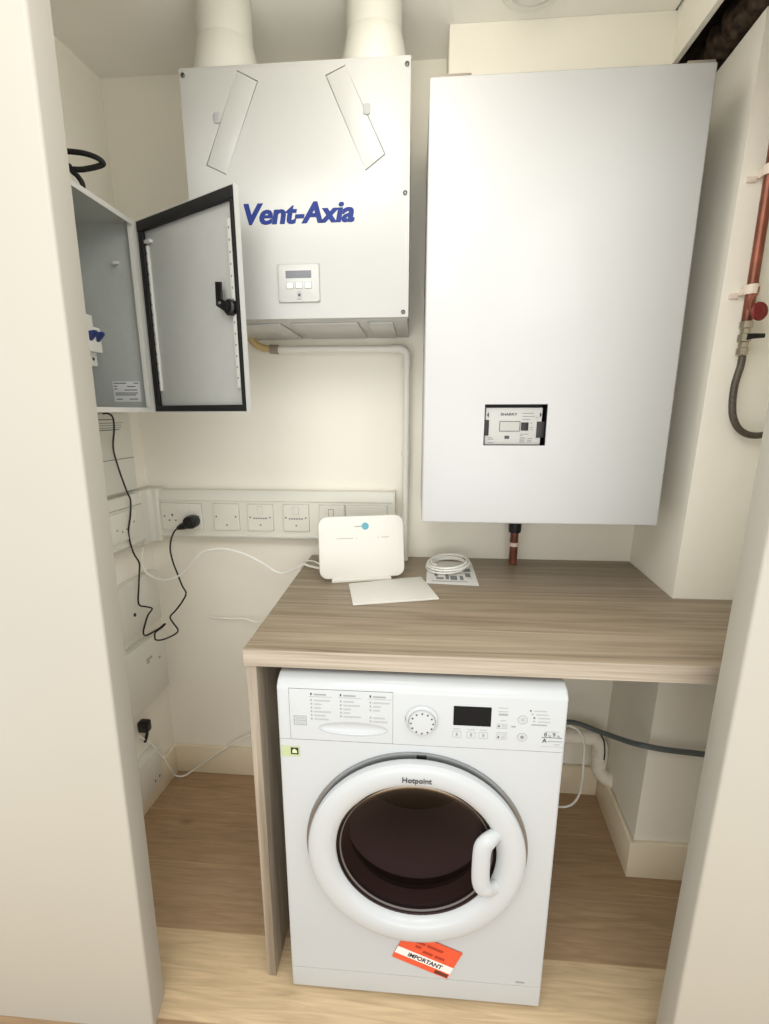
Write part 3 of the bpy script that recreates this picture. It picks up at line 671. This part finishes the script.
# ------------------------------------------------------------------ washing machine
WX, WY = -.357, -.696
WX1_ = WX + .595
wm = thing('washing_machine', (WX + .2975, -.42, 0), 'white front-loading washing machine under the grey wood worktop', 'washing machine')
DC = Vector((-.062, WY, .450))
body = MB().prism([(WX, WY + .012, .845), (WX, WY + .012 + .018, .852), (WX, -.135, .852), (WX, -.135, .012), (WX, WY, .012), (WX, WY, .832)], (.595, 0, 0), bev=.006, seg=3).build('body', M['appliance'], wm)
c = MB(); c.lathe([(0, -.30), (.178, -.30), (.178, .04), (0, .04)], DC, (0, -1, 0), 64)
cut(body, c)
c = MB(); t_ = .0012
frame(c, -.331, -.1125, .709, .8305, t_, WY - .01, WY + .0016)
c.box(WX - .01, -.3315, WY - .01, WY + .002, .7088, .7098); c.box(-.112, WX1_ + .01, WY - .01, WY + .003, .7088, .7098)
c.box(WX - .01, WX1_ + .01, WY - .01, WY + .002, .0743, .0755)
cut(body, c)
c = MB(); c.lathe([(0, -.5), (.15, -.47), (.30, -.40), (.42, -.27), (.48, -.13), (.5, 0), (.48, .13), (.42, .27), (.30, .40), (.15, .47), (0, .5)], (0, 0, 0), (1, 0, 0), 32)
c.v = [Vector((-.196 + v.x * .150, WY + .001 + v.y * .016, .740 + v.z * .034)) for v in c.v]
cut(body, c)
# feet
for x in (WX + .05, WX1_ - .05):
    for y in (WY + .06, -.19): MB().lathe([(.022, 0), (.022, .008), (.010, .010), (.010, .016)], (x, y, 0), (0, 0, 1), 20).build('foot', M['black'], wm)
# drum behind the glass
MB().lathe([(.177, .0), (.160, -.03), (.168, -.07), (.2, -.085), (.205, -.27), (.19, -.285), (0, -.29)], DC, (0, -1, 0), 64).build('drum', M['drum'], wm)
MB().lathe([(.176, .002), (.162, -.004), (.150, -.028), (.158, -.045), (.172, -.035)], DC, (0, -1, 0), 64).build('door_seal', M['gasket'], wm)
# porthole door
MB().lathe([(.178, .0005), (.178, .004), (.236, .0045), (.2425, .0035), (.2435, .0005)], DC, (0, -1, 0), 72).build('door_recess_ring', M['chrome'], wm)
dr = MB().lathe([(.226, .008), (.2350, .011), (.2362, .017), (.234, .025), (.228, .030), (.218, .0325), (.204, .033), (.192, .031), (.183, .026), (.1775, .018), (.175, .010), (.1755, .006)], DC, (0, -1, 0), 80, closed=True).build('door', M['appliance'], wm)
gl = MB().lathe([(.1755, .011), (.168, .007), (.152, .001), (.12, -.006), (.08, -.010), (.04, -.0125), (0, -.013)], DC, (0, -1, 0), 64).build('glass', M['glass'], dr)
MB().lathe([(.1770, .012), (.1770, .006), (.166, .0030), (.164, .0050), (.168, .0085)], DC, (0, -1, 0), 64).build('glass_rim', M['gasket'], dr)
hd = MB().tube([(.124, WY - .014, .518), (.105, WY - .0245, .521), (.090, WY - .034, .517), (.080, WY - .036, .504), (.0765, WY - .037, .48), (.0765, WY - .037, .43), (.080, WY - .036, .404), (.090, WY - .034, .390), (.107, WY - .0245, .385), (.126, WY - .014, .388)],
               [.014, .0165, .0190, .0195, .0190, .0190, .0195, .0190, .0165, .014], 18, smooth=6, flat=((0, 1, 0), .6))
hd.build('handle', M['appliance'], dr)
t = MB().text('Hotpoint', .0175, front(DC.x, WY - .0342, DC.z + .196), bold=.0002, align='CENTER', width=.060); t.build('lettering', M['darkprint'], dr)
MB().box(DC.x - .001, DC.x + .020, WY - .0055, WY + .001, .678, .689, bev=.001).build('door_latch_mark', M['black'], wm)
# control panel
dl = MB().lathe([(0.0335, 0), (.0335, .003), (.0305, .006), (.028, .007)], (-.053, WY, .770), (0, -1, 0), 48).build('dial_ring', M['appliance'], wm)
kb = MB().lathe([(.0275, .002), (.027, .010), (.0255, .0125), (.012, .013), (0, .013)], (-.053, WY, .770), (0, -1, 0), 48).build('dial', M['appliance'], wm)
q = MB()
for k in range(12):
    a = rad(90 + 30 * k); q.disc((-.053 + .0225 * math.cos(a), WY - .0124, .770 + .0225 * math.sin(a)), (0, -1, 0), .0019, .0009, 8)
q.build('dial_mark', M['darkprint'], kb)
MB().prism(rrect(.011, .087, .762, .806, .001, WY - .0008), (0, .002, 0)).build('display', mat('display_black', rgb(9, 9, 11), .35, spec=.2), wm)
PZ = WY - .0002
dk = MB(); pr = MB(); pp = MB()
# programme list on the drawer front
for cx, rows in ((-.284, 7), (-.222, 6), (-.160, 7)):
    line(dk, cx - .001, .8165, .003, .005, PZ); line(pr, cx + .006, .8165, .026, .0032, PZ)
    line(pp, cx - .004, .8125, .048, .0009, PZ)
    for k in range(1, rows):
        if cx > -.17 and k == 4: continue
        z = .8115 - k * .0088
        line(pr, cx - .001, z, .003, .004, PZ); line(pp, cx + .006, z, (.022, .034, .016, .014, .036, .024, .030)[(k + rows) % 7], .003, PZ)
frame(pr, -.322, -.295, .7445, .7665, .0013, PZ - .0003, PZ + .0002); line(pr, -.320, .755, .023, .0013, PZ); line(pp, -.318, .748, .019, .004, PZ); line(pp, -.318, .7585, .019, .004, PZ)
# symbols round the display
for x in (.012, .041, .066):
    line(pp, x, .752, .014, .0018, PZ); frame(pp, x - .002, x + .016, .733, .748, .0009, PZ - .0003, PZ + .0002); line(pr, x + .005, .737, .004, .007, PZ)
for z in (.805, .797): line(pp, .100, z, .020, .0018, PZ)
line(pr, .102, .789, .018, .004, PZ); line(pp, .106, .776, .010, .002, PZ); frame(pp, .099, .120, .7585, .7695, .0009, PZ - .0003, PZ + .0002); line(dk, .102, .762, .003, .004, PZ); line(pp, .109, .762, .008, .004, PZ)
line(pr, .128, .763, .009, .003, PZ); line(pp, .099, .748, .022, .0018, PZ); frame(pp, .099, .120, .7335, .7445, .0009, PZ - .0003, PZ + .0002); line(dk, .102, .7365, .003, .004, PZ); line(pp, .109, .7365, .008, .004, PZ)
for x, z, m in ((.150, .781, 'paleprint'), (.151, .741, 'greyprint')):
    MB().lathe([(.0085, 0), (.0098, 0), (.0098, .0005), (.0085, .0005)], (x, PZ, z), (0, -1, 0), 24, closed=True).build('button_ring', M['paleprint'], wm)
    MB().disc((x, PZ, z), (0, -1, 0), .0038, .0005, 16).build('button_symbol', M[m], wm)
for k in range(4): line(pr if k % 2 else dk, .163 + .004 * min(k, 2), .801 - .008 * k, .003, .003, PZ); line(pp, .172 + .004 * min(k, 2), .801 - .008 * k, .024, .0022, PZ)
line(pr, .168, .7695, .030, .0025, PZ)
line(pp, .197, .755, .026, .002, PZ); line(dk, .190, .7425, .040, .0010, PZ); line(pr, .203, .7335, .028, .0018, PZ); line(pp, .215, .726, .012, .0022, PZ); line(pp, .19, .7215, .044, .0009, PZ)
dk.text('8', .0125, front(.194, PZ, .7455)); dk.text('9', .0125, front(.211, PZ, .7455)); pr.text('kg', .0065, front(.2025, PZ, .7455)); pr.text('kg', .0065, front(.2195, PZ, .7455))
dk.text('A', .0125, front(.192, PZ, .7315), bold=.0003)
line(pr, -.088, .766, .0012, .010, PZ); line(pr, -.080, .766, .0012, .010, PZ); line(pp, -.084, .768, .0012, .010, PZ)
line(pr, .178, .0835, .020, .0045, PZ)
dk.build('dark_legend', M['darkprint'], wm); pr.build('grey_legend', M['midprint'], wm); pp.build('pale_legend', M['paleprint'], wm)
st = MB().box(-.3525, -.312, WY - .0008, WY + .0003, .667, .692).build('eco_sticker', M['green'], wm)
q = MB().box(-.3315, -.315, WY - .0012, WY - .0006, .6725, .689); q.build('sticker_square', mat('sticker_black', rgb(34, 40, 26), .5), st)
q = MB().prism([(-.3285, WY - .0014, .676), (-.318, WY - .0014, .676), (-.3185, WY - .0014, .682), (-.3235, WY - .0014, .6865), (-.328, WY - .0014, .683)], (0, .0005, 0)); q.build('sticker_symbol', mat('sticker_pale', rgb(206, 214, 172), .5), st)
# orange card tucked behind the porthole door
ic = thing('warning_card', (-.03, WY - .003, .08), 'orange card reading IMPORTANT tucked under the washing machine porthole', 'card')
O_ = Vector((-.112, .135)); ux = Vector((.922, -.387)); uy = Vector((.387, .922))
def cpt(a, b, y): v = O_ + ux * a + uy * b; return (v.x, y, v.y)
CW, CH = .141, .088
def quad(a0, a1, b0, b1, y, t): return MB().prism([cpt(a0, b0, y), cpt(a1, b0, y), cpt(a1, b1, y), cpt(a0, b1, y)], (0, t, 0))
quad(0, CW, 0, CH, WY - .0027, .0010).build('sheet', M['orange'], ic)
quad(0, CW, .0165, .0370, WY - .0031, .0006).build('white_band', M['paper'], ic)
cm_ = front(0, WY - .0032, 0)
def cardm(a, b):
    v = O_ + ux * a + uy * b
    return front(v.x, WY - .0032, v.y, math.atan2(ux.y, ux.x))
MB().text('IMPORTANT', .0165, cardm(.030, .0205), ext=.0003, bold=.0004, width=.086).build('lettering', M['black'], ic)
q = MB()
for a0, a1, b0 in ((.058, .082, .0455), (.088, .112, .0455), (.036, .050, .053), (.02, .055, .066), (.06, .10, .066)): 
    v = [cpt(a0, b0, WY - .0032), cpt(a1, b0, WY - .0032), cpt(a1, b0 + .007, WY - .0032), cpt(a0, b0 + .007, WY - .0032)]; q.prism(v, (0, .0006, 0))
q.build('print', M['orangeprint'], ic)
quad(.106, .139, .003, .0125, WY - .0031, .0006).build('dark_patch', mat('card_patch', rgb(96, 44, 32), .6), ic)

# ------------------------------------------------------------------ behind the machine, right side
gp = MB().tube([(.36, -.120, .345), (.446, -.14, .390), (.519, -.20, .402), (.560, -.29, .440), (.579, -.345, .470), (.64, -.349, .463), (.741, -.346, .453), (.90, -.346, .44)], .0078, 12, smooth=6).build('grey_flex_hose', M['greyhose'])
tag(gp, 'grey flexible hose leading from behind the washing machine past the white pier', 'hose')
dp = thing('drain_pipe', (.55, -.09, .12), 'white drain pipe bending down behind the washing machine into the pier', 'pipe')
MB().tube([(.30, -.09, .302), (.52, -.09, .300), (.552, -.09, .293), (.570, -.09, .272), (.573, -.09, .245), (.573, -.09, .205), (.578, -.09, .172), (.597, -.09, .146), (.640, -.09, .118)], .0245, 18, smooth=5).build('tube', M['drain'], dp)
rb = MB()
for z in (.255, .235, .215, .195): rb.lathe([(.0243, z - .003), (.0262, z), (.0243, z + .003)], (.5735, -.09, 0), (0, 0, 1), 20)
rb.build('rib', M['drain'], dp)
MB().tube([(.519, -.205, .398), (.532, -.205, .372), (.538, -.205, .335), (.539, -.205, .305)], .0022, 8, smooth=5).build('cable_tie', M['rubber'], gp)
ac = MB().tube([(.40, -.128, .38), (.455, -.128, .366), (.485, -.128, .345), (.503, -.128, .30), (.508, -.128, .22), (.509, -.128, .14), (.50, -.128, .085), (.475, -.128, .052), (.43, -.128, .045), (.36, -.128, .044)], .0036, 8, smooth=6).build('appliance_cable', M['cable'])
tag(ac, 'pale cable hanging behind the right side of the washing machine', 'cable')

# ------------------------------------------------------------------ copper pipe, valve and hose on the pier
vp = thing('copper_riser', (.671, -.345, 1.5), 'tall copper pipe with valve and braided hose on the pier at right', 'pipe')
PX, PYY = .673, -.346
MB().tube([(PX, PYY, 1.585), (PX, PYY, 2.19)], .0108, 18).build('tube', M['copper'], vp)
MB().tube([(PX + .004, PYY - .006, 1.600), (PX - .004, PYY - .008, 1.625), (PX + .005, PYY - .009, 1.65), (PX + .002, PYY - .008, 1.668)], .0055, 10, smooth=4).build('tail', M['copper'], vp)
for z in (1.655, 1.892):
    k = MB(); k.lathe([(.0112, z - .010), (.0150, z - .010), (.0150, z + .010), (.0112, z + .010)], (PX, PYY, 0), (0, 0, 1), 20, closed=True); k.box(PX - .012, PX + .012, PYY + .011, KY - .0005, z - .008, z + .008, bev=.002)
    k.box(PX - .034, PX - .012, KY - .006, KY - .0005, z - .014, z - .002, bev=.002)
    k.build('pipe_clip', M['tapewhite'], vp)
hw = MB(); ax = Vector((.25, -1, .1)).normalized(); c_ = Vector((.6765, -.374, 1.604))
hw.lathe([(0, .004), (.006, .004), (.013, .001), (.0185, -.001), (.0205, .003), (.0185, .007), (.012, .0065), (.007, .009), (0, .010)], c_, ax, 28)
hw.tube([tuple(c_), (.674, -.35, 1.606)], .004, 8); hw.build('handwheel', M['red'], vp)
va = MB(); va.lathe([(.0110, 1.588), (.0136, 1.588), (.0136, 1.574), (.0105, 1.572), (.0105, 1.562), (.0140, 1.560), (.0140, 1.545), (.0100, 1.543), (.0100, 1.532), (.0125, 1.530), (.0125, 1.516), (.0085, 1.513)], (PX, PYY, 0), (0, 0, 1), 8)
va.build('valve', M['brass'], vp)
MB().prism([(PX - .004, PYY - .020, 1.546), (PX + .010, PYY - .020, 1.549), (PX + .030, PYY - .024, 1.550), (PX + .030, PYY - .024, 1.559), (PX + .010, PYY - .020, 1.560), (PX - .004, PYY - .020, 1.560)], (0, .005, 0), bev=.001).build('valve_lever', M['black'], vp)
MB().tube([(PX + .003, PYY, 1.513), (PX + .002, PYY, 1.49), (PX - .004, PYY, 1.45), (PX - .003, PYY, 1.41), (PX + .004, PYY, 1.375), (PX + .022, PYY, 1.347), (PX + .05, PYY, 1.333), (PX + .085, PYY, 1.336), (PX + .12, PYY, 1.36), (PX + .135, PYY, 1.42), (PX + .135, PYY + .015, 1.5), (PX + .135, KY + .002, 1.53)], .0078, 14, smooth=7).build('braided_hose', M['hose'], vp)

# ------------------------------------------------------------------ light
w = bpy.data.worlds.new('hall_daylight'); SC.world = w; w.use_nodes = True
bg = w.node_tree.nodes['Background']; bg.inputs['Color'].default_value = (1.0, .985, .955, 1); bg.inputs['Strength'].default_value = .94
def area(name, loc, tgt, sx, sy, power, col):
    l = bpy.data.lights.new(name, 'AREA'); l.shape = 'RECTANGLE'; l.size = sx; l.size_y = sy; l.energy = power; l.color = col
    o = bpy.data.objects.new(name, l); COL.objects.link(o); o.location = loc
    o.rotation_euler = (Vector(tgt) - Vector(loc)).to_track_quat('-Z', 'Y').to_euler(); return o
area('hall_low_fill', (-.1, -4.2, .75), (.05, -.3, .6), 2.4, 1.3, 14, (1, .985, .955))  # added low fill from the hall side, no known window; lifts lower parts
area('hall_ceiling_lamp', (-.45, -1.85, 2.38), (.2, -.2, .8), .6, .6, 5, (1, .975, .93))
area('hall_side_fill', (.50, -1.80, 2.25), (-.8, -.2, .9), .6, .6, 2.6, (1, .975, .93))  # added fill aimed at the left wall, no known lamp there

pl_ = bpy.data.lights.new('cupboard_fill', 'POINT'); pl_.energy = 3.6; pl_.shadow_soft_size = .18; pl_.color = (1, .97, .92)  # added fill out of view, brightens ceiling and upper walls; no known lamp
po = bpy.data.objects.new('cupboard_fill', pl_); COL.objects.link(po); po.location = (-.14, -.71, 2.16)
# ------------------------------------------------------------------ camera
F, YAW, PITCH, ROLL, PXC, PYC = 474.804, 4.4656, 12.8043, -.1101, 378.948, 518.973
cd_ = bpy.data.cameras.new('camera'); co = bpy.data.objects.new('camera', cd_); COL.objects.link(co); SC.camera = co
cd_.sensor_fit = 'HORIZONTAL'; cd_.sensor_width = 36; cd_.lens = 36 * F / 769
cd_.shift_x = (384.5 - PXC) / 769; cd_.shift_y = (PYC - 512) / 769
cd_.clip_start = .02
a, b_, c_ = rad(YAW), rad(PITCH), rad(ROLL)
fwd = Vector((-math.sin(a) * math.cos(b_), math.cos(a) * math.cos(b_), -math.sin(b_))); rt_ = Vector((math.cos(a), math.sin(a), 0)); up = rt_.cross(fwd)
r2 = rt_ * math.cos(c_) + up * math.sin(c_); u2 = up * math.cos(c_) - rt_ * math.sin(c_)
mw = Matrix((r2, u2, -fwd)).transposed().to_4x4(); mw.translation = Vector((-.07347, -1.56256, 1.39081)); co.matrix_world = mw

SC.view_settings.view_transform = 'Standard'; SC.view_settings.look = 'None'; SC.view_settings.gamma = 1; SC.view_settings.use_curve_mapping = False
SC.view_settings.exposure = 0.68
